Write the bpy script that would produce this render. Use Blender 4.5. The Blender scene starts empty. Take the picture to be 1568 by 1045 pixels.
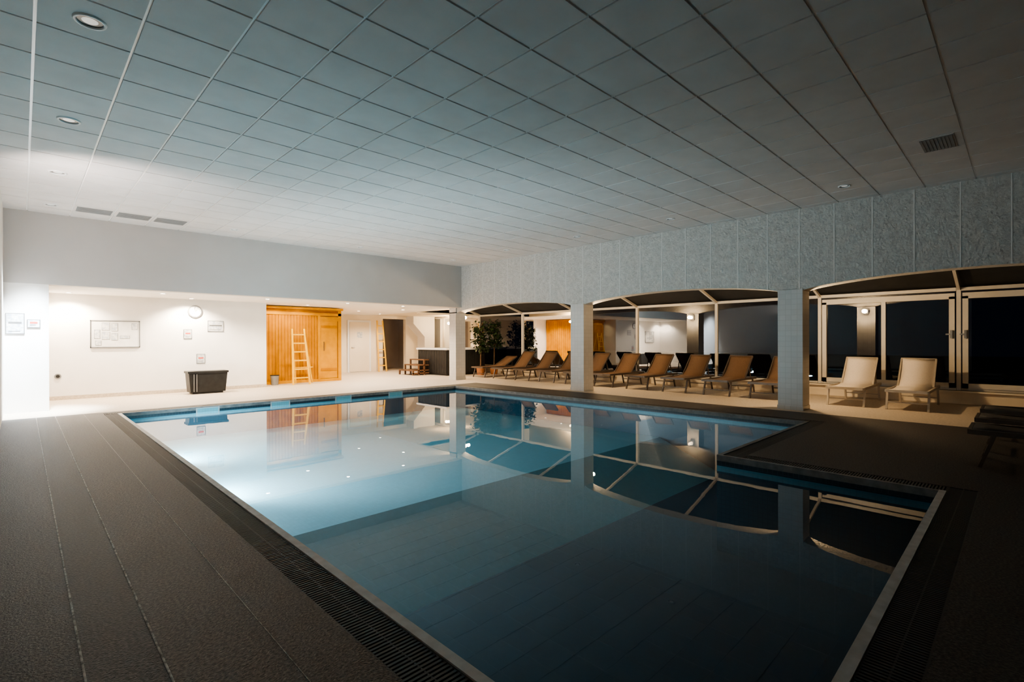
import bpy, math, random, bmesh
from mathutils import Vector, Matrix
random.seed(3)
H=1.333
XW=10.45; YB=13.07; HC=3.787; HB=2.424; XL=-0.24; XO=13.9; YE=19.8; YN=-4.0; YR=15.3
PX0,PX1,PXM=1.309,9.035,5.725
PY0,PY1,PYM=.522,11.605,2.476
WZ=-.10
DX=10.2; DY=12.05

def mat(name,col,rough=.6,col2=None,scale=5,detail=4,bump=0,bscale=None,metal=0,spec=.5,emit=None,es=0,lo=.35,hi=.65,dist=.02,nr=.5):
    m=bpy.data.materials.new(name); m.use_nodes=True
    nt=m.node_tree; b=nt.nodes['Principled BSDF']
    b.inputs['Base Color'].default_value=(*col,1)
    b.inputs['Roughness'].default_value=rough
    b.inputs['Metallic'].default_value=metal
    b.inputs['Specular IOR Level'].default_value=spec
    tc=nt.nodes.new('ShaderNodeTexCoord')
    if col2:
        n=nt.nodes.new('ShaderNodeTexNoise'); n.inputs['Scale'].default_value=scale; n.inputs['Detail'].default_value=detail; n.inputs['Roughness'].default_value=nr
        nt.links.new(tc.outputs['Object'],n.inputs['Vector'])
        r=nt.nodes.new('ShaderNodeValToRGB')
        r.color_ramp.elements[0].color=(*col,1); r.color_ramp.elements[1].color=(*col2,1)
        r.color_ramp.elements[0].position=lo; r.color_ramp.elements[1].position=hi
        nt.links.new(n.outputs['Fac'],r.inputs['Fac']); nt.links.new(r.outputs['Color'],b.inputs['Base Color'])
    if bump:
        n2=nt.nodes.new('ShaderNodeTexNoise'); n2.inputs['Scale'].default_value=bscale or scale; n2.inputs['Detail'].default_value=6
        nt.links.new(tc.outputs['Object'],n2.inputs['Vector'])
        bp=nt.nodes.new('ShaderNodeBump'); bp.inputs['Strength'].default_value=bump; bp.inputs['Distance'].default_value=dist
        nt.links.new(n2.outputs['Fac'],bp.inputs['Height']); nt.links.new(bp.outputs['Normal'],b.inputs['Normal'])
    if emit:
        b.inputs['Emission Color'].default_value=(*emit,1); b.inputs['Emission Strength'].default_value=es
    return m
def tilemat(name,col,mortar,w,h,rough=.35,axis='yz',ms=.004):
    m=mat(name,col,rough); nt=m.node_tree; b=nt.nodes['Principled BSDF']
    tc=nt.nodes.new('ShaderNodeTexCoord'); sp=nt.nodes.new('ShaderNodeSeparateXYZ'); cb=nt.nodes.new('ShaderNodeCombineXYZ')
    nt.links.new(tc.outputs['Object'],sp.inputs[0])
    if axis=='sum_z':
        ad=nt.nodes.new('ShaderNodeMath'); ad.operation='ADD'
        nt.links.new(sp.outputs['X'],ad.inputs[0]); nt.links.new(sp.outputs['Y'],ad.inputs[1]); nt.links.new(ad.outputs[0],cb.inputs['X']); nt.links.new(sp.outputs['Z'],cb.inputs['Y'])
    else:
        nt.links.new(sp.outputs[axis[0].upper()],cb.inputs['X']); nt.links.new(sp.outputs[axis[1].upper()],cb.inputs['Y'])
    br=nt.nodes.new('ShaderNodeTexBrick'); br.offset=0; br.inputs['Scale'].default_value=1
    br.inputs['Color1'].default_value=(*col,1); br.inputs['Color2'].default_value=(*[c*.93 for c in col],1); br.inputs['Mortar'].default_value=(*mortar,1)
    br.inputs['Mortar Size'].default_value=ms; br.inputs['Brick Width'].default_value=w; br.inputs['Row Height'].default_value=h
    nt.links.new(cb.outputs[0],br.inputs['Vector']); nt.links.new(br.outputs['Color'],b.inputs['Base Color'])
    return m
def reflmix(name,ior,tint,rough=0,bump=0,bscale=3):
    m=bpy.data.materials.new(name); m.use_nodes=True; nt=m.node_tree
    for n in list(nt.nodes): nt.nodes.remove(n)
    o=nt.nodes.new('ShaderNodeOutputMaterial'); mx=nt.nodes.new('ShaderNodeMixShader'); fr=nt.nodes.new('ShaderNodeFresnel')
    t=nt.nodes.new('ShaderNodeBsdfTransparent'); g=nt.nodes.new('ShaderNodeBsdfGlossy')
    fr.inputs['IOR'].default_value=ior; t.inputs['Color'].default_value=(*tint,1); g.inputs['Roughness'].default_value=rough
    g.inputs['Color'].default_value=(.95,.97,1,1)
    nt.links.new(fr.outputs[0],mx.inputs[0]); nt.links.new(t.outputs[0],mx.inputs[1]); nt.links.new(g.outputs[0],mx.inputs[2]); nt.links.new(mx.outputs[0],o.inputs[0])
    if bump:
        tc=nt.nodes.new('ShaderNodeTexCoord'); n=nt.nodes.new('ShaderNodeTexNoise'); n.inputs['Scale'].default_value=bscale
        bp=nt.nodes.new('ShaderNodeBump'); bp.inputs['Strength'].default_value=bump; bp.inputs['Distance'].default_value=.01
        nt.links.new(tc.outputs['Object'],n.inputs['Vector']); nt.links.new(n.outputs['Fac'],bp.inputs['Height'])
        nt.links.new(bp.outputs['Normal'],g.inputs['Normal'])
    return m
M={}
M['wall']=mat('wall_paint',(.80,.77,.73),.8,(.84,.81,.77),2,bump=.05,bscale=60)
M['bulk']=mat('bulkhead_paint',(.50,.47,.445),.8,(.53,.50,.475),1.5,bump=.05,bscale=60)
M['darkwall']=mat('unseen_wall_dark',(.05,.042,.036),.8,(.07,.06,.05),4)  # invented dark finish for walls behind the camera, cuts bounce light
M['cream']=mat('cream_paint',(.76,.66,.52),.8,(.80,.70,.56),2)
M['ctile']=mat('ceiling_tile',(.67,.635,.62),.9,(.72,.685,.67),3,bump=.1,bscale=150)
M['cgrid']=mat('ceiling_grid_metal',(.95,.94,.93),.3,spec=1.0)
M['conc']=mat('rough_concrete',(.37,.35,.33),.85,(.72,.69,.65),9,15,bump=.9,bscale=26,lo=.26,hi=.70,dist=.03,nr=.82)
M['joint']=mat('concrete_joint',(.80,.77,.74),.8,(.70,.67,.64),9)
M['coltile']=tilemat('column_tile',(.60,.58,.56),(.5,.48,.46),.1,.1,axis='sum_z')
M['deck']=mat('deck_stone',(.021,.018,.016),.55,(.115,.095,.083),70,4,bump=.5,bscale=110,lo=.40,hi=.74)
M['deck2']=mat('deck_dark_strip',(.011,.010,.009),.55,(.06,.05,.045),70,4,bump=.5,bscale=110,lo=.4,hi=.74)
M['seam']=mat('deck_seam',(.55,.52,.47),.6,(.12,.11,.10),30)
M['cfloor']=mat('cream_paving',(.48,.40,.31),.5,(.60,.51,.41),30,3,bump=.1,bscale=60)
M['cope']=mat('coping_white',(.50,.47,.44),.5,(.62,.59,.56),12)
M['copeg']=mat('coping_grey',(.13,.13,.13),.5,(.2,.2,.2),12)
M['grate']=mat('grate_slat',(.05,.045,.04),.5)
M['pit']=mat('gutter_dark',(.01,.01,.01),.8)
M['pband']=tilemat('pool_band_tile',(.02,.04,.055),(.04,.06,.08),.05,.05,axis='sum_z')
M['pstrip']=tilemat('pool_strip_lit_tile',(.16,.40,.48),(.14,.34,.4),.05,.05,axis='sum_z')  # lit strip below the waterline put into a lighter teal; reused in skimmers
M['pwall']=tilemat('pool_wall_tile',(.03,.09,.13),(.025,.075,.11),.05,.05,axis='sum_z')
M['pfloor']=tilemat('pool_floor_lit_tile',(.42,.68,.75),(.38,.62,.69),.05,.05,axis='xy')  # shallow end: strong light on the floor put into a paler colour
M['pslope']=tilemat('pool_slope_dim_tile',(.21,.43,.48),(.20,.41,.45),.05,.05,axis='xy')  # slope: weaker light put into a mid teal
M['pdeep']=tilemat('pool_deep_shaded_tile',(.040,.065,.10),(.038,.06,.092),.05,.05,axis='xy')  # deep end: dimness put into a navy base colour
M['water']=reflmix('water',1.35,(.76,.93,.97),0,.03,2.5)
M['glass']=reflmix('window_glass',1.9,(.5,.55,.6))
M['roofp']=mat('roof_glazing_night_dark',(.018,.018,.018),.9,(.025,.025,.025),3)  # opaque sheet for the roof glazing, night darkness put into its colour
M['frame']=mat('window_frame_cream',(.60,.55,.48),.45,(.64,.59,.52),3)
M['white']=mat('white_plastic',(.8,.8,.8),.4,(.76,.76,.76),3)
M['skim']=mat('skimmer_grey',(.30,.35,.37),.5,(.36,.41,.43),6)
M['paper']=mat('paper',(.68,.66,.62),.7,(.38,.41,.45),18)
M['board']=mat('notice_board',(.74,.73,.70),.5,(.66,.65,.62),6)
M['black']=mat('black_plastic',(.012,.012,.012),.5,(.02,.02,.02),8)
M['greymetal']=mat('grey_metal',(.3,.3,.3),.4,(.35,.35,.35),8,metal=.8)
M['red']=mat('red_print',(.6,.08,.05),.6)
M['pine']=mat('pine_plank',(.40,.155,.002),.5,(.50,.21,.004),4,8,spec=.12)
M['pine2']=mat('pine_trim',(.54,.24,.004),.5,(.62,.29,.006),5,8,spec=.12)
M['wood']=mat('pale_wood',(.74,.40,.03),.5,(.8,.48,.05),5,8,spec=.2)
M['darkwood']=mat('dark_wood',(.10,.05,.025),.5,(.16,.08,.04),5,8)
M['fabB']=mat('lounger_fabric_brown',(.135,.075,.04),.8,(.175,.10,.055),60)
M['fabC']=mat('lounger_fabric_cream',(.66,.57,.48),.8,(.72,.63,.53),60)
M['fabD']=mat('lounger_fabric_dark',(.035,.03,.028),.8,(.05,.045,.04),60)
M['alu']=mat('lounger_frame_bronze',(.10,.08,.065),.4,(.13,.10,.08),8,metal=.3)
M['aluC']=mat('lounger_frame_champagne',(.45,.39,.32),.4,(.5,.43,.36),8,metal=.3)
M['leaf']=mat('leaf',(.010,.024,.007),.5,(.025,.05,.016),6)
M['bark']=mat('bark',(.10,.06,.035),.8,(.15,.09,.05),20)
M['terra']=mat('terracotta',(.35,.14,.06),.7,(.4,.18,.08),10)
M['taupe']=mat('taupe_paint',(.42,.36,.32),.8,(.46,.4,.36),2)
M['lampoff']=mat('downlight_lens',(.6,.6,.6),.3,emit=(1,.95,.88),es=.35)
M['lampcan']=mat('downlight_can',(.12,.12,.12),.35,(.15,.15,.15),4,metal=.7)
M['lampon']=mat('downlight_lit',(1,1,1),.3,emit=(1,.88,.72),es=150)
M['globe']=mat('globe_lit',(1,1,1),.3,emit=(1,.76,.48),es=90)
M['coolon']=mat('pool_lamp_lit',(1,1,1),.3,emit=(.8,.93,1),es=30)
M['vent']=mat('vent_grille',(.26,.26,.26),.5,(.3,.3,.3),8)
M['ground']=mat('outside_ground',(.01,.012,.008),.9,(.02,.02,.015),3)

class MB:
    def __init__(s,name): s.n=name; s.v=[]; s.f=[]; s.mi=[]; s.ms=[]; s.sm=[]
    def m(s,k):
        if k not in s.ms: s.ms.append(k)
        return s.ms.index(k)
    def add(s,vs,fs,k,T=None,smooth=False):
        o=len(s.v); i=s.m(k)
        for v in vs:
            s.v.append(tuple(T@Vector(v)) if T else tuple(v))
        for f in fs: s.f.append([o+q for q in f]); s.mi.append(i); s.sm.append(smooth)
    def box(s,x0,x1,y0,y1,z0,z1,k,T=None):
        vs=[(x,y,z) for z in (z0,z1) for y in (y0,y1) for x in (x0,x1)]
        s.add(vs,[(0,2,3,1),(4,5,7,6),(0,1,5,4),(2,6,7,3),(0,4,6,2),(1,3,7,5)],k,T)
    def quad(s,a,b,c,d,k): s.add([a,b,c,d],[(0,1,2,3)],k)
    def bar(s,a,b,w,h,k,T=None):
        a=Vector(a);b=Vector(b);d=(b-a);d.normalize()
        up=Vector((0,0,1)) if abs(d.z)<.95 else Vector((0,1,0))
        x=d.cross(up).normalized(); y=x.cross(d)
        vs=[];
        for p in (a,b):
            for sx,sy in ((-1,-1),(1,-1),(1,1),(-1,1)): vs.append(p+x*sx*w/2+y*sy*h/2)
        s.add(vs,[(3,2,1,0),(4,5,6,7),(0,1,5,4),(1,2,6,5),(2,3,7,6),(3,0,4,7)],k,T)
    def tube(s,a,b,r,k,n=10,r2=None,T=None,cap=True):
        a=Vector(a);b=Vector(b);d=(b-a).normalized(); r2=r if r2 is None else r2
        up=Vector((0,0,1)) if abs(d.z)<.95 else Vector((0,1,0))
        x=d.cross(up).normalized(); y=x.cross(d); vs=[]
        for p,rr in ((a,r),(b,r2)):
            for i in range(n):
                t=2*math.pi*i/n; vs.append(p+x*math.cos(t)*rr+y*math.sin(t)*rr)
        fs=[(i,(i+1)%n,n+(i+1)%n,n+i) for i in range(n)]
        s.add(vs,fs,k,T,True)
        if cap: s.add(vs,[tuple(range(n))[::-1],tuple(range(n,2*n))],k,T)
    def sph(s,c,r,k,n=12,sz=1,T=None):
        vs=[];fs=[];m=n//2+1
        for j in range(m):
            ph=math.pi*j/(m-1)
            for i in range(n):
                t=2*math.pi*i/n; vs.append((c[0]+r*math.sin(ph)*math.cos(t),c[1]+r*math.sin(ph)*math.sin(t),c[2]+r*sz*math.cos(ph)))
        for j in range(m-1):
            for i in range(n): fs.append((j*n+i,(j+1)*n+i,(j+1)*n+(i+1)%n,j*n+(i+1)%n))
        s.add(vs,fs,k,T,True)
    def prism(s,poly,axis,a,b,k):
        def P(p,t): return (t,p[0],p[1]) if axis=='x' else ((p[0],t,p[1]) if axis=='y' else (p[0],p[1],t))
        n=len(poly); vs=[P(p,a) for p in poly]+[P(p,b) for p in poly]
        s.add(vs,[tuple(range(n)),tuple(range(n,2*n))[::-1]]+[(i,n+i,n+(i+1)%n,(i+1)%n) for i in range(n)],k)
    def done(s,parent=None):
        me=bpy.data.meshes.new(s.n); me.from_pydata(s.v,[],s.f)
        for k in s.ms: me.materials.append(M[k])
        me.polygons.foreach_set('material_index',s.mi); me.polygons.foreach_set('use_smooth',s.sm); me.update()
        bm=bmesh.new(); bm.from_mesh(me); bmesh.ops.recalc_face_normals(bm,faces=bm.faces[:]); bm.to_mesh(me); bm.free()
        o=bpy.data.objects.new(s.n,me); bpy.context.collection.objects.link(o)
        if parent: o.parent=parent
        return o

# ---------- floor
G=.25; CP=.05
gx0,gx1,gxm=PX0-G,PX1+G,PXM+G
gy0,gy1,gym=PY0-G,PY1+G,PYM-G
D1,D2=.175,.42
b=MB('floor')
def fl(x0,x1,y0,y1,k): b.box(x0,x1,y0,y1,-.06,0,k)
fl(XL,D1,YN,DY,'deck'); fl(D1,D2,YN,DY,'deck2'); fl(D2,gx0,YN,DY,'deck')
fl(gx0,DX,YN,gy0,'deck'); fl(gxm,DX,gy0,gym,'deck'); fl(gx1,DX,gym,DY,'deck'); fl(gx0,gx1,gy1,DY,'deck')
fl(XL,XO+.1,DY,YE+2.2,'cfloor'); fl(DX,XO+.1,YN,DY,'cfloor')
for x in (D1,D2): b.box(x-.004,x+.004,YN,DY,0,.002,'seam')
b.box(.80,.803,YN,DY,0,.001,'seam')
def pit(x0,x1,y0,y1): b.box(x0,x1,y0,y1,-.09,-.055,'pit')
pit(gx0,PX0-CP,gy0,gy1); pit(gx0,gxm,gy0,PY0-CP); pit(PXM+CP,gxm,gy0,PYM-CP); pit(PXM+CP,gx1,gym,PYM-CP); pit(PX1+CP,gx1,gym,gy1); pit(gx0,gx1,PY1+CP,gy1)
b.done()
b=MB('pool_overflow_grate')
def slats(x0,x1,y0,y1,along):
    p=.024
    if along=='x':
        n=int((x1-x0)/p)
        for i in range(n): b.box(x0+i*p,x0+i*p+.013,y0+.006,y1-.006,-.02,-.002,'grate')
        for y in (y0+.004,(y0+y1)/2,y1-.004): b.box(x0,x1,y-.004,y+.004,-.03,-.003,'grate')
    else:
        n=int((y1-y0)/p)
        for i in range(n): b.box(x0+.006,x1-.006,y0+i*p,y0+i*p+.013,-.02,-.002,'grate')
        for x in (x0+.004,(x0+x1)/2,x1-.004): b.box(x-.004,x+.004,y0,y1,-.03,-.003,'grate')
slats(gx0,gxm,gy0,PY0-CP,'x'); slats(PXM+CP,gxm,PY0-CP,gym,'y'); slats(PXM+CP,gx1,gym,PYM-CP,'x'); slats(PX1+CP,gx1,PYM-CP,PY1+CP,'y')
slats(gx0,gx1,PY1+CP,gy1,'x'); slats(gx0,PX0-CP,PY0-CP,PY1+CP,'y')
b.done()
b=MB('pool_coping')
b.box(PX0-CP,PXM+CP,PY0-CP,PY0,-.06,.006,'cope'); b.box(PX0-CP,PX0,PY0,PY1+CP,-.06,.006,'cope')
b.box(PXM,PXM+CP,PY0,PYM,-.06,.006,'copeg'); b.box(PXM+CP,PX1+CP,PYM-CP,PYM,-.06,.006,'copeg')
b.box(PX1,PX1+CP,PYM,PY1+CP,-.06,.006,'copeg'); b.box(PX0,PX1,PY1,PY1+CP,-.06,.006,'copeg')
b.done()
b=MB('swimming_pool')
ZD,ZS=-1.1,-.6; YS0,YS1=3.83,5.05
poly=[(PX0,PY0),(PXM,PY0),(PXM,PYM),(PX1,PYM),(PX1,PY1),(PX0,PY1)]
for i in range(6):
    a=poly[i]; c=poly[(i+1)%6]
    for z0,z1,k in ((-.06,-.115,'pband'),(-.115,-.18,'pstrip'),(-.18,ZD,'pwall')):  # bright strip over dark wall: underwater light and dark put into colours
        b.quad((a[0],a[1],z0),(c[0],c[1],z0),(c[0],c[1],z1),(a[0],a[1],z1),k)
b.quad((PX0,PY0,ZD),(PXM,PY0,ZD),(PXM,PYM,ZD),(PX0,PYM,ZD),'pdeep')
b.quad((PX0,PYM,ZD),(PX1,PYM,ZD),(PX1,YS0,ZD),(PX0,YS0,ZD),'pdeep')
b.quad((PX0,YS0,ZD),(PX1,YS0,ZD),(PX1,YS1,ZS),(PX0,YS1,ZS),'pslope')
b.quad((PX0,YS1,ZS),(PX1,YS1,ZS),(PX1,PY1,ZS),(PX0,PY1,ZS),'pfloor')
b.done()
b=MB('pool_water')
b.add([(x,y,WZ) for x,y in poly],[tuple(range(6))],'water'); b.done()
for x in (2.7,4.12,5.6,7.05):
    s=MB('pool_skimmer'); y=PY1-.001
    s.box(x-.21,x+.21,y-.012,y,-.165,-.145,'skim'); s.box(x-.21,x+.21,y-.012,y,-.03,-.01,'skim')
    s.box(x-.21,x-.185,y-.012,y,-.145,-.03,'skim'); s.box(x+.185,x+.21,y-.012,y,-.145,-.03,'skim')
    s.box(x-.185,x+.185,y-.006,y,-.145,-.03,'pstrip'); s.done()

# ---------- ceiling
b=MB('ceiling')
b.box(XL,XW+.3,YN,YB+.3,HC+.014,HC+.15,'cgrid')
g=.011
xs=[.077+.6*k for k in range(-1,19)]; ys=[4.7+.6*k for k in range(-15,15)]
for i in range(len(xs)-1):
    for j in range(len(ys)-1):
        x0=max(xs[i]+g,XL);x1=min(xs[i+1]-g,XW);y0=max(ys[j]+g,YN);y1=min(ys[j+1]-g,YB)
        if x1-x0<.03 or y1-y0<.03: continue
        b.box(x0,x1,y0,y1,HC,HC+.015,'ctile')
b.done()
def downlight(x,y,z,on=False,r=.085):
    s=MB('ceiling_downlight'); n=24
    vs=[];
    for rr,zz in ((r*1.25,z),(r*1.2,z-.012),(r,z-.012),(r*.97,z-.001),(r*.6,z-.001)):
        for i in range(n):
            t=2*math.pi*i/n; vs.append((x+rr*math.cos(t),y+rr*math.sin(t),zz))
    fs=[(j*n+i,j*n+(i+1)%n,(j+1)*n+(i+1)%n,(j+1)*n+i) for j in range(4) for i in range(n)]
    s.add(vs,fs[:3*n],'white',None,True); s.add(vs,fs[3*n:],'lampon' if on else 'lampcan')
    s.add(vs[4*n:],[tuple(range(n))],'lampon' if on else 'lampoff')
    return s.done()
for y in (5.0,7.4,9.8,12.2,2.6): downlight(.38,y,HC)
for x in (3.35,6.35,9.4): downlight(x,12.15,HC,r=.07)
for y in (9.8,7.4,5.0,2.0): downlight(9.4,y,HC,r=.07)
def vent(x,y,w,d):
    s=MB('ceiling_vent'); s.box(x-w/2,x+w/2,y-d/2,y+d/2,HC-.006,HC,'ctile')
    s.box(x-w/2+.02,x+w/2-.02,y-d/2+.02,y+d/2-.02,HC-.009,HC-.006,'vent')
    n=9
    for i in range(n):
        yy=y-d/2+.03+(d-.06)*i/(n-1); s.box(x-w/2+.02,x+w/2-.02,yy-.012,yy+.012,HC-.014,HC-.008,'vent')
    s.done()
for x in (.98,1.58,2.18): vent(x,12.2,.55,.45)
vent(8.2,.75,.56,.34)

# ---------- walls
b=MB('wall_left'); b.box(XL-.2,XL,1.5,YR+.2,0,HC+.1,'wall'); b.box(XL-.2,XL,YN,1.5,0,HC+.1,'darkwall'); b.done()
b=MB('wall_near'); b.box(XL-.2,XO+.1,YN-.2,YN,0,HC+.1,'darkwall'); b.done()  # unseen wall, darkened to keep the near ceiling dim
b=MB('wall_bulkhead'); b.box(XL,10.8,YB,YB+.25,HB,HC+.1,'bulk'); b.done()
b=MB('wall_left_pier'); b.box(XL,.374,YB+.02,YR,0,HB,'wall'); b.done()
b=MB('wall_back'); b.box(.374,5.05,YR,YR+.2,0,HB,'wall'); b.done()
b=MB('wall_return'); b.box(4.85,5.05,YR+.2,18.0,0,HB,'wall'); b.done()
b=MB('wall_sauna_rear'); b.box(5.05,8.4,18.02,18.2,0,HB,'wall'); b.done()
b=MB('baseboard_back'); b.box(.374,5.05,YR-.015,YR,0,.09,'cfloor'); b.done()
b=MB('ceiling_recess'); b.box(XL,10.85,YB+.25,YE,HB,HB+.15,'wall'); b.box(10.85,XO+.1,16.15,YE,HB,HB+.15,'cream'); b.done()
b=MB('wall_end')
b.box(7.3,11.4,YE,YE+.2,0,HB,'cream'); b.box(12.57,XO+.1,YE,YE+.2,0,HB,'cream'); b.box(11.4,12.57,YE,YE+.2,2.3,HB,'cream')
b.done()
b=MB('wall_anteroom')
b.box(11.2,13.5,YE+2,YE+2.1,0,HB,'taupe'); b.box(11.2,11.4,YE+.2,YE+2,0,HB,'taupe'); b.box(13.4,13.5,YE+.2,YE+2,0,HB,'taupe'); b.box(11.2,13.5,YE+.2,YE+2.1,HB,HB+.1,'taupe')
b.done()
b=MB('wall_sloped_boxing')
b.prism([(12.6,HB),(12.6,2.1),(13.2,1.5),(13.2,0),(13.75,0),(13.75,HB)],'y',YE-.6,YE,'wall')
b.done()

cols=[-2.0,3.1,8.2,13.52]; cws=[.215,.215,.215,.18]
SP=2.25; RI=.2
E=[-7.1]+cols+[18.3]; EW=[.215]+cws+[.2]
def arch_z(y):
    for i in range(len(E)-1):
        a=E[i]+EW[i]; c=E[i+1]-EW[i+1]
        if a<=y<=c:
            t=(y-(a+c)/2)/((c-a)/2)
            return SP+RI*(math.sqrt(max(0,1-t*t))*.5+.5*(1-t*t))
    return SP
b=MB('wall_right')
pts=[YB,13.32]; yy=YN
while yy<YB-1e-6: pts.append(yy); yy+=.07
for c in cols[:3]: pts+=[c-.215,c+.215]
pts=sorted(p for p in set(pts) if p<=13.33)
for p,q in zip(pts[:-1],pts[1:]):
    b.prism([(p,arch_z(p)),(q,arch_z(q)),(q,HC+.1),(p,HC+.1)],'x',XW,10.8,'conc')
k=-9
while .12+.565*k<YB:
    y=.12+.565*k; k+=1
    if y>YN: b.box(XW-.005,XW+.01,y-.008,y+.008,arch_z(y)+.005,HC,'joint')
b.done()
for c,cw in zip(cols,cws):
    b=MB('column'); b.box(XW-.03,10.83,c-cw,c+cw,0,SP,'coltile'); b.box(XW-.04,10.84,c-cw-.01,c+cw+.01,0,.08,'coltile')
    b.box(XW-.03,XW+.02,c-cw,c+cw,SP,SP+.03,'coltile')
    if c>13: b.box(XW-.03,10.83,c-cw,c+cw,SP,HB,'coltile')
    b.done()

# ---------- conservatory
mul=[-4.13,-1.6,.94,3.47,6.01,8.54,11.08,13.61,16.15,18.7,YE]
PL=.27; RZ=2.37
b=MB('wall_plinth'); b.box(XO-.12,XO+.12,YN,YE,0,PL,'cream'); b.box(XO-.2,XO+.12,YN,YE,PL-.03,PL,'cream'); b.done()
for i in range(len(mul)-1):
    y0,y1=mul[i],mul[i+1]
    door= i in (1,2)
    b=MB(('door_%d'%(i)) if door else 'window_%d'%(i+1))
    b.box(XO-.035,XO+.035,y0-.035,y0+.035,PL+.001,RZ+.04,'frame')
    b.box(XO-.04,XO+.04,y0+.04,y1-.04,RZ-.035,RZ+.035,'frame'); b.box(XO-.04,XO+.04,y0+.04,y1-.04,PL+.001,PL+.05,'frame')
    if door:
        f=.09; ym=(y0+y1)/2
        b.box(XO-.06,XO+.03,y0+.06,y1-.06,RZ-.2,RZ-.08,'frame')
        for a,c in ((y0+.06,ym),(ym,y1-.06)):
            b.box(XO-.06,XO+.03,a,a+f,PL+.05,RZ-.15,'frame') if a!=ym else b.box(XO-.05,XO+.03,a,a+.04,PL+.05,RZ-.15,'frame')
            b.box(XO-.06,XO+.03,c-f,c,PL+.05,RZ-.15,'frame') if c!=ym else b.box(XO-.05,XO+.03,c-.04,c,PL+.05,RZ-.15,'frame')
            b.box(XO-.06,XO+.03,a,c,PL+.05,PL+.15,'frame')
        yh=y1-.11 if i==1 else y0+.11
        b.box(XO-.1,XO-.06,yh-.02,yh+.02,1.35,1.52,'greymetal'); b.box(XO-.11,XO-.09,yh-.015,yh+.09,1.42,1.45,'greymetal')
    b.quad((XO+.01,y0+.03,PL+.04),(XO+.01,y1-.03,PL+.04),(XO+.01,y1-.03,RZ),(XO+.01,y0+.03,RZ),'glass')
    b.done()
RT=3.3
b=MB('roof_conservatory')
for y in mul[:-2]: b.bar((XO,y,RZ),(10.8,y,RT),.05,.06,'frame')
b.add([(XO+.1,YN,RZ+.04),(XO+.1,16.15,RZ+.04),(10.8,16.15,RT+.05),(10.8,YN,RT+.05),(XO+.1,YN,RZ+.1),(XO+.1,16.15,RZ+.1),(10.8,16.15,RT+.11),(10.8,YN,RT+.11)],[(0,1,2,3),(4,5,6,7),(0,1,5,4),(1,2,6,5),(2,3,7,6),(3,0,4,7)],'roofp')
b.done()
b=MB('wall_gable'); b.prism([(10.8,HB-.05),(XO,HB-.05),(XO,RZ+.05),(10.8,RT+.1)],'y',16.15,16.25,'cream'); b.box(10.8,10.9,13.37,16.15,HB,RT+.1,'cream'); b.done()
b=MB('ground'); b.box(XO+.12,60,-40,60,-.3,-.2,'ground'); b.done()

def light(kind,loc,e,col,size=.05,target=None,ang=90,blend=.5,name=None):
    L=bpy.data.lights.new(name or 'lamp_light',kind); L.energy=e; L.color=col
    if kind=='AREA': L.size=size
    else: L.shadow_soft_size=size
    if kind=='SPOT': L.spot_size=math.radians(ang); L.spot_blend=blend
    o=bpy.data.objects.new(name or 'lamp_light',L); o.location=loc
    if target: o.rotation_euler=(Vector(target)-Vector(loc)).to_track_quat('-Z','Y').to_euler()
    bpy.context.collection.objects.link(o); return o
WARM=(1,.71,.39); WW=(1,.845,.655); COOL=(.80,.91,1)
def sconce(x,y,z,dx,e,col=WARM):
    s=MB('wall_sconce'); s.box(min(x,x+dx*.03),max(x,x+dx*.03),y-.06,y+.06,z-.08,z+.08,'white'); s.tube((x+dx*.03,y,z),(x+dx*.08,y,z),.02,'white'); s.sph((x+dx*.12,y,z),.06,'globe')
    s.done(); light('POINT',(x+dx*.26,y,z),e,col,.05)
for y in (3.1,8.2,13.52): sconce(10.84,y,2.12,1,160)
sconce(13.78,18.0,2.1,-1,60)
for x,y,e in ((.75,14.85,400),(3.1,14.85,420)):
    downlight(x,y,HB,True,.05); light('SPOT',(x,y,HB-.03),e,WW,.04,(x,y+.15,0),140,.6)
for x,y,e in ((2.3,13.7,200),(4.55,13.7,300),(6.75,13.7,230),(8.6,13.7,260),(8.8,17.0,300),(10.4,18.3,240),(9.6,15.3,220)):
    downlight(x,y,HB,True,.05); light('SPOT',(x,y,HB-.03),e,WW,.04,(x,y,0),150,.6)
light('SPOT',(.3,12.2,HC-.03),7000,COOL,.08,(.0,13.0,0),42,1)
for y in (8.6,4.4):
    s=MB('added_wall_uplight'); s.box(XL,XL+.045,y-.15,y+.15,2.62,2.72,'white'); s.done()  # invented fixtures, added to go with the ceiling fill
light('SPOT',(XL+.06,8.6,2.76),380,(1,.87,.79),.05,(3.2,12.0,3.7),120,1)  # added fill spot that brightens the far ceiling
for y,e in ((7.0,520),(9.6,650)):
    s=MB('underwater_lamp'); s.tube((PX0+.002,y,-.32),(PX0+.03,y,-.32),.11,'white',20); s.tube((PX0+.03,y,-.32),(PX0+.035,y,-.32),.09,'coolon',20); s.done()
    light('SPOT',(PX0+.08,y,-.32),e,(.82,.94,1),.08,(PX0+3,y+.7,-.35),150,.7)

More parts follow.
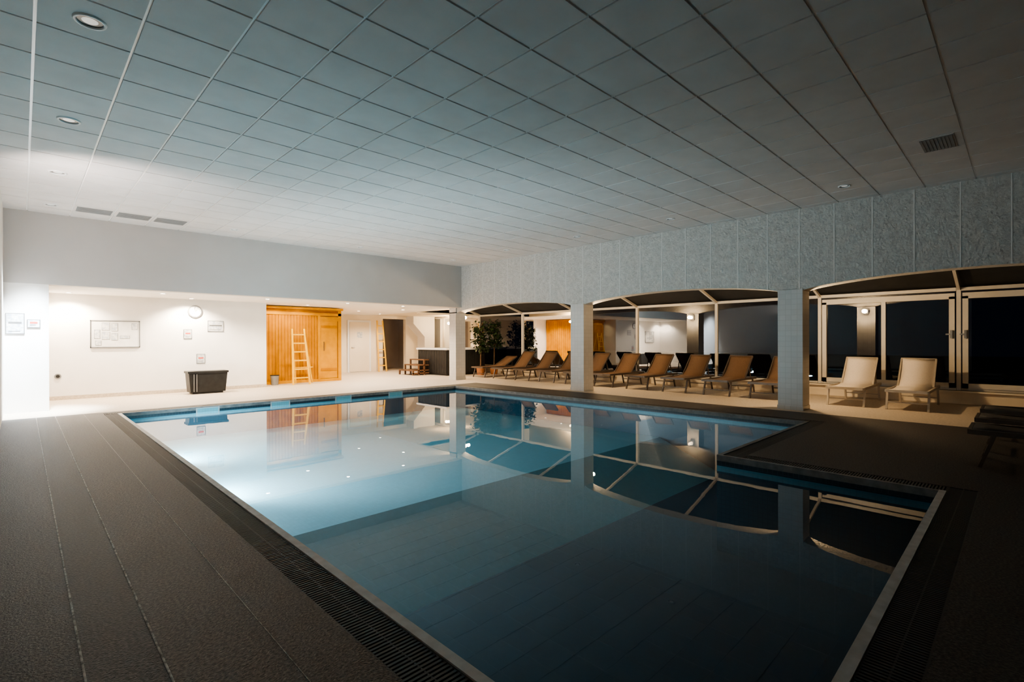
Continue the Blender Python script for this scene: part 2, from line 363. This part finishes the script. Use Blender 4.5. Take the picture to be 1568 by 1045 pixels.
# ---------- sauna
b=MB('sauna_cabin')
X0,X1,Y0,Y1=5.1,7.65,16.1,17.95
XD=6.97
b.box(X0,X1,Y0,Y1,.02,2.40,'pine')
n=20
for i in range(n):
    x=X0+(XD-X0)*i/n; b.box(x+.005,x+(XD-X0)/n-.005,Y0-.018,Y0,.08,2.2,'pine')
n=14
for i in range(n):
    y=Y0+(Y1-Y0)*i/n; b.box(X1,X1+.018,y+.006,y+(Y1-Y0)/n-.006,.08,2.3,'pine')
b.box(X0,X1+.03,Y0-.05,Y0,2.15,2.24,'pine2'); b.box(X0,X1+.05,Y0-.16,Y0,2.33,2.40,'pine2'); b.box(X0,X1+.03,Y0-.04,Y0,0.0,.09,'pine2')
b.box(X0,X0+.09,Y0-.05,Y0,0,2.33,'pine2'); b.box(X1-.08,X1+.03,Y0-.05,Y0+.03,0,2.33,'pine2')
b.box(XD-.08,XD,Y0-.05,Y0,0,2.15,'pine2'); b.box(XD,X1-.1,Y0-.03,Y0,.1,2.05,'pine2')
b.box(XD,X1-.05,Y0-.045,Y0,1.98,2.12,'pine2'); b.tube((XD+.1,Y0-.08,1.0),(XD+.1,Y0-.08,1.3),.015,'darkwood')
for z in (.35,1.75): b.box(XD+.03,X1-.12,Y0-.045,Y0-.03,z,z+.08,'pine')
b.done()
light('SPOT',(6.2,15.2,HB-.03),110,(1,.82,.46),.05,(6.2,16.2,.9),120,.7)
light('SPOT',(5.45,15.6,HB-.03),50,(1,.84,.46),.05,(5.5,16.1,1.2),130,.7)
downlight(6.2,15.2,HB,True,.05)
def ladder(name,x,y,w,h,lean):
    b=MB(name)
    a0=Vector((x-w/2,y,0));a1=Vector((x-w*.36,y+lean,h)); c0=Vector((x+w/2,y,0)); c1=Vector((x+w*.36,y+lean,h))
    b.bar(a0,a1,.05,.03,'wood'); b.bar(c0,c1,.05,.03,'wood')
    for i in range(6):
        t=.12+.155*i; b.bar(a0.lerp(a1,t),c0.lerp(c1,t),.03,.04,'wood')
    return b
b=ladder('towel_ladder',6.08,15.35,.5,1.7,.28)
for sx in(-1,1): b.bar((6.08+sx*.18,15.63,1.65),(6.35+sx*.26,15.85,0),.04,.025,'wood')
b.bar((6.05,15.78,.5),(6.6,15.78,.5),.03,.03,'wood'); b.done()
b=ladder('wall_ladder',11.05,19.2,.36,2.2,.25); b.done()
b=MB('door_3'); y=YE-.002
b.box(9.73,10.8,y-.04,y,0,2.2,'white'); b.box(9.82,10.71,y-.06,y-.04,.02,2.12,'cream')
b.tube((9.9,y-.1,1.05),(10.02,y-.1,1.05),.012,'greymetal'); b.tube((9.9,y-.1,1.05),(9.9,y-.05,1.05),.012,'greymetal'); b.box(10.15,10.38,y-.065,y-.06,1.45,1.7,'paper'); b.done()

# hot tub
b=MB('hot_tub'); tx0,tx1,ty0,ty1=11.4,13.3,15.15,17.05
b.box(tx0,tx1,ty0,ty1,.05,.97,'black')
for i in range(18): b.box(tx0-.015,tx0,ty0+.02+i*.104,ty0+.11+i*.104,.08,.93,'black')
for i in range(18): b.box(tx0+.02+i*.104,tx0+.11+i*.104,ty0-.015,ty0,.08,.93,'black')
zt=.97
b.box(tx0-.05,tx1+.05,ty0-.05,ty0+.2,zt,zt+.07,'white'); b.box(tx0-.05,tx1+.05,ty1-.2,ty1+.05,zt,zt+.07,'white'); b.box(tx0-.05,tx0+.2,ty0+.2,ty1-.2,zt,zt+.07,'white'); b.box(tx1-.2,tx1+.05,ty0+.2,ty1-.2,zt,zt+.07,'white')
b.box(tx0+.2,tx1-.2,ty0+.2,ty1-.2,zt,zt+.02,'pwall'); b.box(tx0+.03,tx1-.03,ty0+.03,ty1-.03,0,.05,'black'); b.done()
b=MB('hot_tub_steps')
for i,(xa,z) in enumerate(((10.6,.2),(10.85,.4),(11.1,.6))):
    b.box(xa,11.34,16.2,17.2,z-.04,z,'darkwood')
    for yy in (16.2,17.14): b.box(xa,xa+.05,yy,yy+.06,0,z-.04,'darkwood')
b.box(10.6,11.34,16.2,16.24,.05,.1,'darkwood'); b.done()

# ---------- wall items
yw=YR-.001
b=MB('wall_clock'); cx,cz=3.27,2.11
b.tube((cx,yw-.03,cz),(cx,yw,cz),.165,'greymetal',28); b.tube((cx,yw-.034,cz),(cx,yw-.03,cz),.135,'white',28)
b.bar((cx,yw-.037,cz),(cx+.04,yw-.037,cz+.06),.012,.004,'black'); b.bar((cx,yw-.037,cz),(cx-.02,yw-.037,cz+.11),.008,.004,'black')
for i in range(12):
    t=i*math.pi/6; b.bar((cx+.105*math.sin(t),yw-.036,cz+.105*math.cos(t)),(cx+.125*math.sin(t),yw-.036,cz+.125*math.cos(t)),.01,.004,'black')
b.done()
b=MB('notice_board'); x0,x1,z0,z1=1.16,2.07,1.18,1.83
b.box(x0,x1,yw-.025,yw,z0,z1,'board')
for z in (z0,z1-.02): b.box(x0-.02,x1+.02,yw-.035,yw,z,z+.02,'greymetal')
for x in (x0-.02,x1): b.box(x,x+.02,yw-.035,yw,z0,z1,'greymetal')
for (x,z,w,h) in ((1.22,1.40,.10,.2),(1.36,1.60,.14,.17),(1.36,1.38,.14,.17),(1.54,1.36,.11,.16),(1.54,1.58,.11,.18),(1.70,1.40,.18,.06),(1.93,1.62,.1,.15),(1.24,1.24,.1,.1)):
    b.box(x-.006,x+w+.006,yw-.028,yw-.025,z-.006,z+h+.006,'greymetal'); b.box(x,x+w,yw-.031,yw-.028,z,z+h,'paper')
b.done()
def poster(x0,x1,z0,z1,y,red=False):
    s=MB('wall_poster'); s.box(x0,x1,y-.012,y,z0,z1,'greymetal'); s.box(x0+.012,x1-.012,y-.014,y-.012,z0+.012,z1-.012,'paper')
    s.box(x0+.04,x1-.04,y-.016,y-.014,(z0+z1)/2,(z0+z1)/2+.035,'red' if red else 'greymetal'); s.box(x0+.04,x1-.06,y-.016,y-.014,z0+.05,z0+.06,'greymetal'); s.done()
poster(3.56,3.94,1.585,1.88,yw); poster(3.01,3.2,1.39,1.64,yw,True); poster(3.3,3.5,.74,.99,yw,True)
yp=YB+.019
poster(-.216,.04,1.47,1.86,yp); poster(.07,.255,1.59,1.75,yp,True)
b=MB('wall_outlet'); b.tube((.58,yw-.02,.54),(.58,yw,.54),.06,'greymetal',20); b.tube((.58,yw-.025,.54),(.58,yw-.02,.54),.035,'black',16); b.done()
b=MB('planter_box')
b.prism([(3.0,.04),(3.78,.04),(3.83,.55),(2.96,.55)],'y',14.5,14.9,'black')
b.box(2.94,3.85,14.48,14.92,.52,.57,'black')
for i in range(2): b.box(3.06+i*.06,3.08+i*.06,14.47,14.5,.06,.5,'greymetal')
b.box(3.05,3.73,14.53,14.87,0,.04,'black'); b.done()
b=MB('waste_bin'); b.tube((5.45,15.8,0),(5.45,15.8,.28),.10,'greymetal',20,.125); b.tube((5.45,15.8,.28),(5.45,15.8,.30),.13,'black',20); b.done()

# ---------- loungers
def lounger(x,y,rot,fab,ang=44,fr='alu'):
    T=Matrix.Translation((x,y,0))@Matrix.Rotation(rot,4,'Z')
    b=MB('sun_lounger'); w=.31; hx=1.1; z=.36; L=.74
    a=math.radians(ang); tx,tz=hx+L*math.cos(a),z+L*math.sin(a)
    for s in(-1,1):
        b.bar((0,s*w,z),(1.75,s*w,z),.03,.05,fr,T)
        b.bar((hx,s*(w-.03),z+.01),(tx,s*(w-.03),tz),.03,.035,fr,T)
        b.bar((.2,s*w,z),(.08,s*w,0),.035,.03,fr,T); b.bar((1.5,s*w,z),(1.62,s*w,0),.035,.03,fr,T)
        b.bar((hx+.45*math.cos(a),s*(w-.04),z+.45*math.sin(a)),(1.5,s*(w-.04),z),.02,.02,fr,T)
    b.bar((0,-w,z),(0,w,z),.03,.05,fr,T); b.bar((1.75,-w,z),(1.75,w,z),.03,.05,fr,T); b.bar((.12,-w,.14),(.12,w,.14),.02,.02,fr,T); b.bar((1.58,-w,.14),(1.58,w,.14),.02,.02,fr,T)
    b.bar((tx,-w+.03,tz),(tx,w-.03,tz),.03,.035,fr,T)
    pr=[]
    for i in range(9): t=i/8; pr.append((.02+t*(hx-.02),z+.028-.025*math.sin(math.pi*t)))
    for i in range(1,9): t=i/8; pr.append((hx+t*L*math.cos(a)+.012*math.sin(math.pi*t),z+.028+t*L*math.sin(a)-.02*math.sin(math.pi*t)))
    vs=[];fs=[];ww=w-.02
    for p in pr: vs+=[(p[0],-ww,p[1]),(p[0],ww,p[1]),(p[0],-ww,p[1]-.012),(p[0],ww,p[1]-.012)]
    for i in range(len(pr)-1):
        o=4*i; fs+=[(o,o+4,o+5,o+1),(o+2,o+3,o+7,o+6),(o,o+2,o+6,o+4),(o+1,o+5,o+7,o+3)]
    fs+=[(0,1,3,2)]; o=4*(len(pr)-1); fs+=[(o,o+2,o+3,o+1)]
    b.add(vs,fs,fab,T,True)
    return b.done()
for k in range(10):
    y=13.75-k*1.08
    lounger(11.7,y,0,'fabB',ang=47 if k else 28)
lounger(11.7,2.5,0,'fabC',49,'aluC'); lounger(11.7,1.52,0,'fabC',49,'aluC')
for x in (7.43,8.5,9.6): lounger(x,.4,-math.pi/2,'fabD',20)

def tree(x,y,h,seed):
    random.seed(seed); b=MB('potted_ficus')
    b.tube((x,y,0),(x,y,.3),.13,'terra',18,.17); b.tube((x,y,.3),(x,y,.33),.18,'terra',18)
    b.tube((x,y,.3),(x+.02,y,h*.6),.025,'bark',8); b.tube((x+.02,y,h*.6),(x-.02,y,h*.85),.018,'bark',8)
    for i in range(22):
        z0=h*(.40+.5*random.random()); t=random.random()*6.28; l=.1+.16*random.random()
        e=Vector((x+l*math.cos(t),y+l*math.sin(t),z0+.08)); b.tube((x+.01,y,z0),e,.009,'bark',6)
        for j in range(34):
            p=e+Vector((random.uniform(-.12,.12),random.uniform(-.12,.12),random.gauss(0,.10)))
            d=Vector((random.gauss(0,1),random.gauss(0,1),random.gauss(-.3,.6))).normalized(); s=d.cross(Vector((0,0,1)));
            if s.length<.1: continue
            s.normalize(); l=.12; w=.045
            b.add([p,p+d*l*.5+s*w,p+d*l,p+d*l*.5-s*w],[(0,1,2,3)],'leaf')
    b.done()
tree(12.6,14.6,2.1,1); tree(13.3,14.6,2.15,2)

w=bpy.data.worlds.new('night'); bpy.context.scene.world=w; w.use_nodes=True
w.node_tree.nodes['Background'].inputs[0].default_value=(.01,.015,.03,1); w.node_tree.nodes['Background'].inputs[1].default_value=.3
cd=bpy.data.cameras.new('camera'); cam=bpy.data.objects.new('camera',cd); bpy.context.collection.objects.link(cam)
cd.sensor_width=36; cd.lens=766.77/1568*36; cd.clip_start=.03
a,pi_,ro=.7748,-.0015,-.0025
F=Vector((math.sin(a)*math.cos(pi_),math.cos(a)*math.cos(pi_),math.sin(pi_)))
R=Vector((math.cos(a),-math.sin(a),0)); U=R.cross(F)
R2=R*math.cos(ro)+U*math.sin(ro); U2=U*math.cos(ro)-R*math.sin(ro)
cam.matrix_world=Matrix(((R2.x,U2.x,-F.x,0),(R2.y,U2.y,-F.y,0),(R2.z,U2.z,-F.z,H),(0,0,0,1)))
bpy.context.scene.camera=cam
try: bpy.context.scene.view_settings.look='AgX - Medium High Contrast'
except Exception as e: print(e)
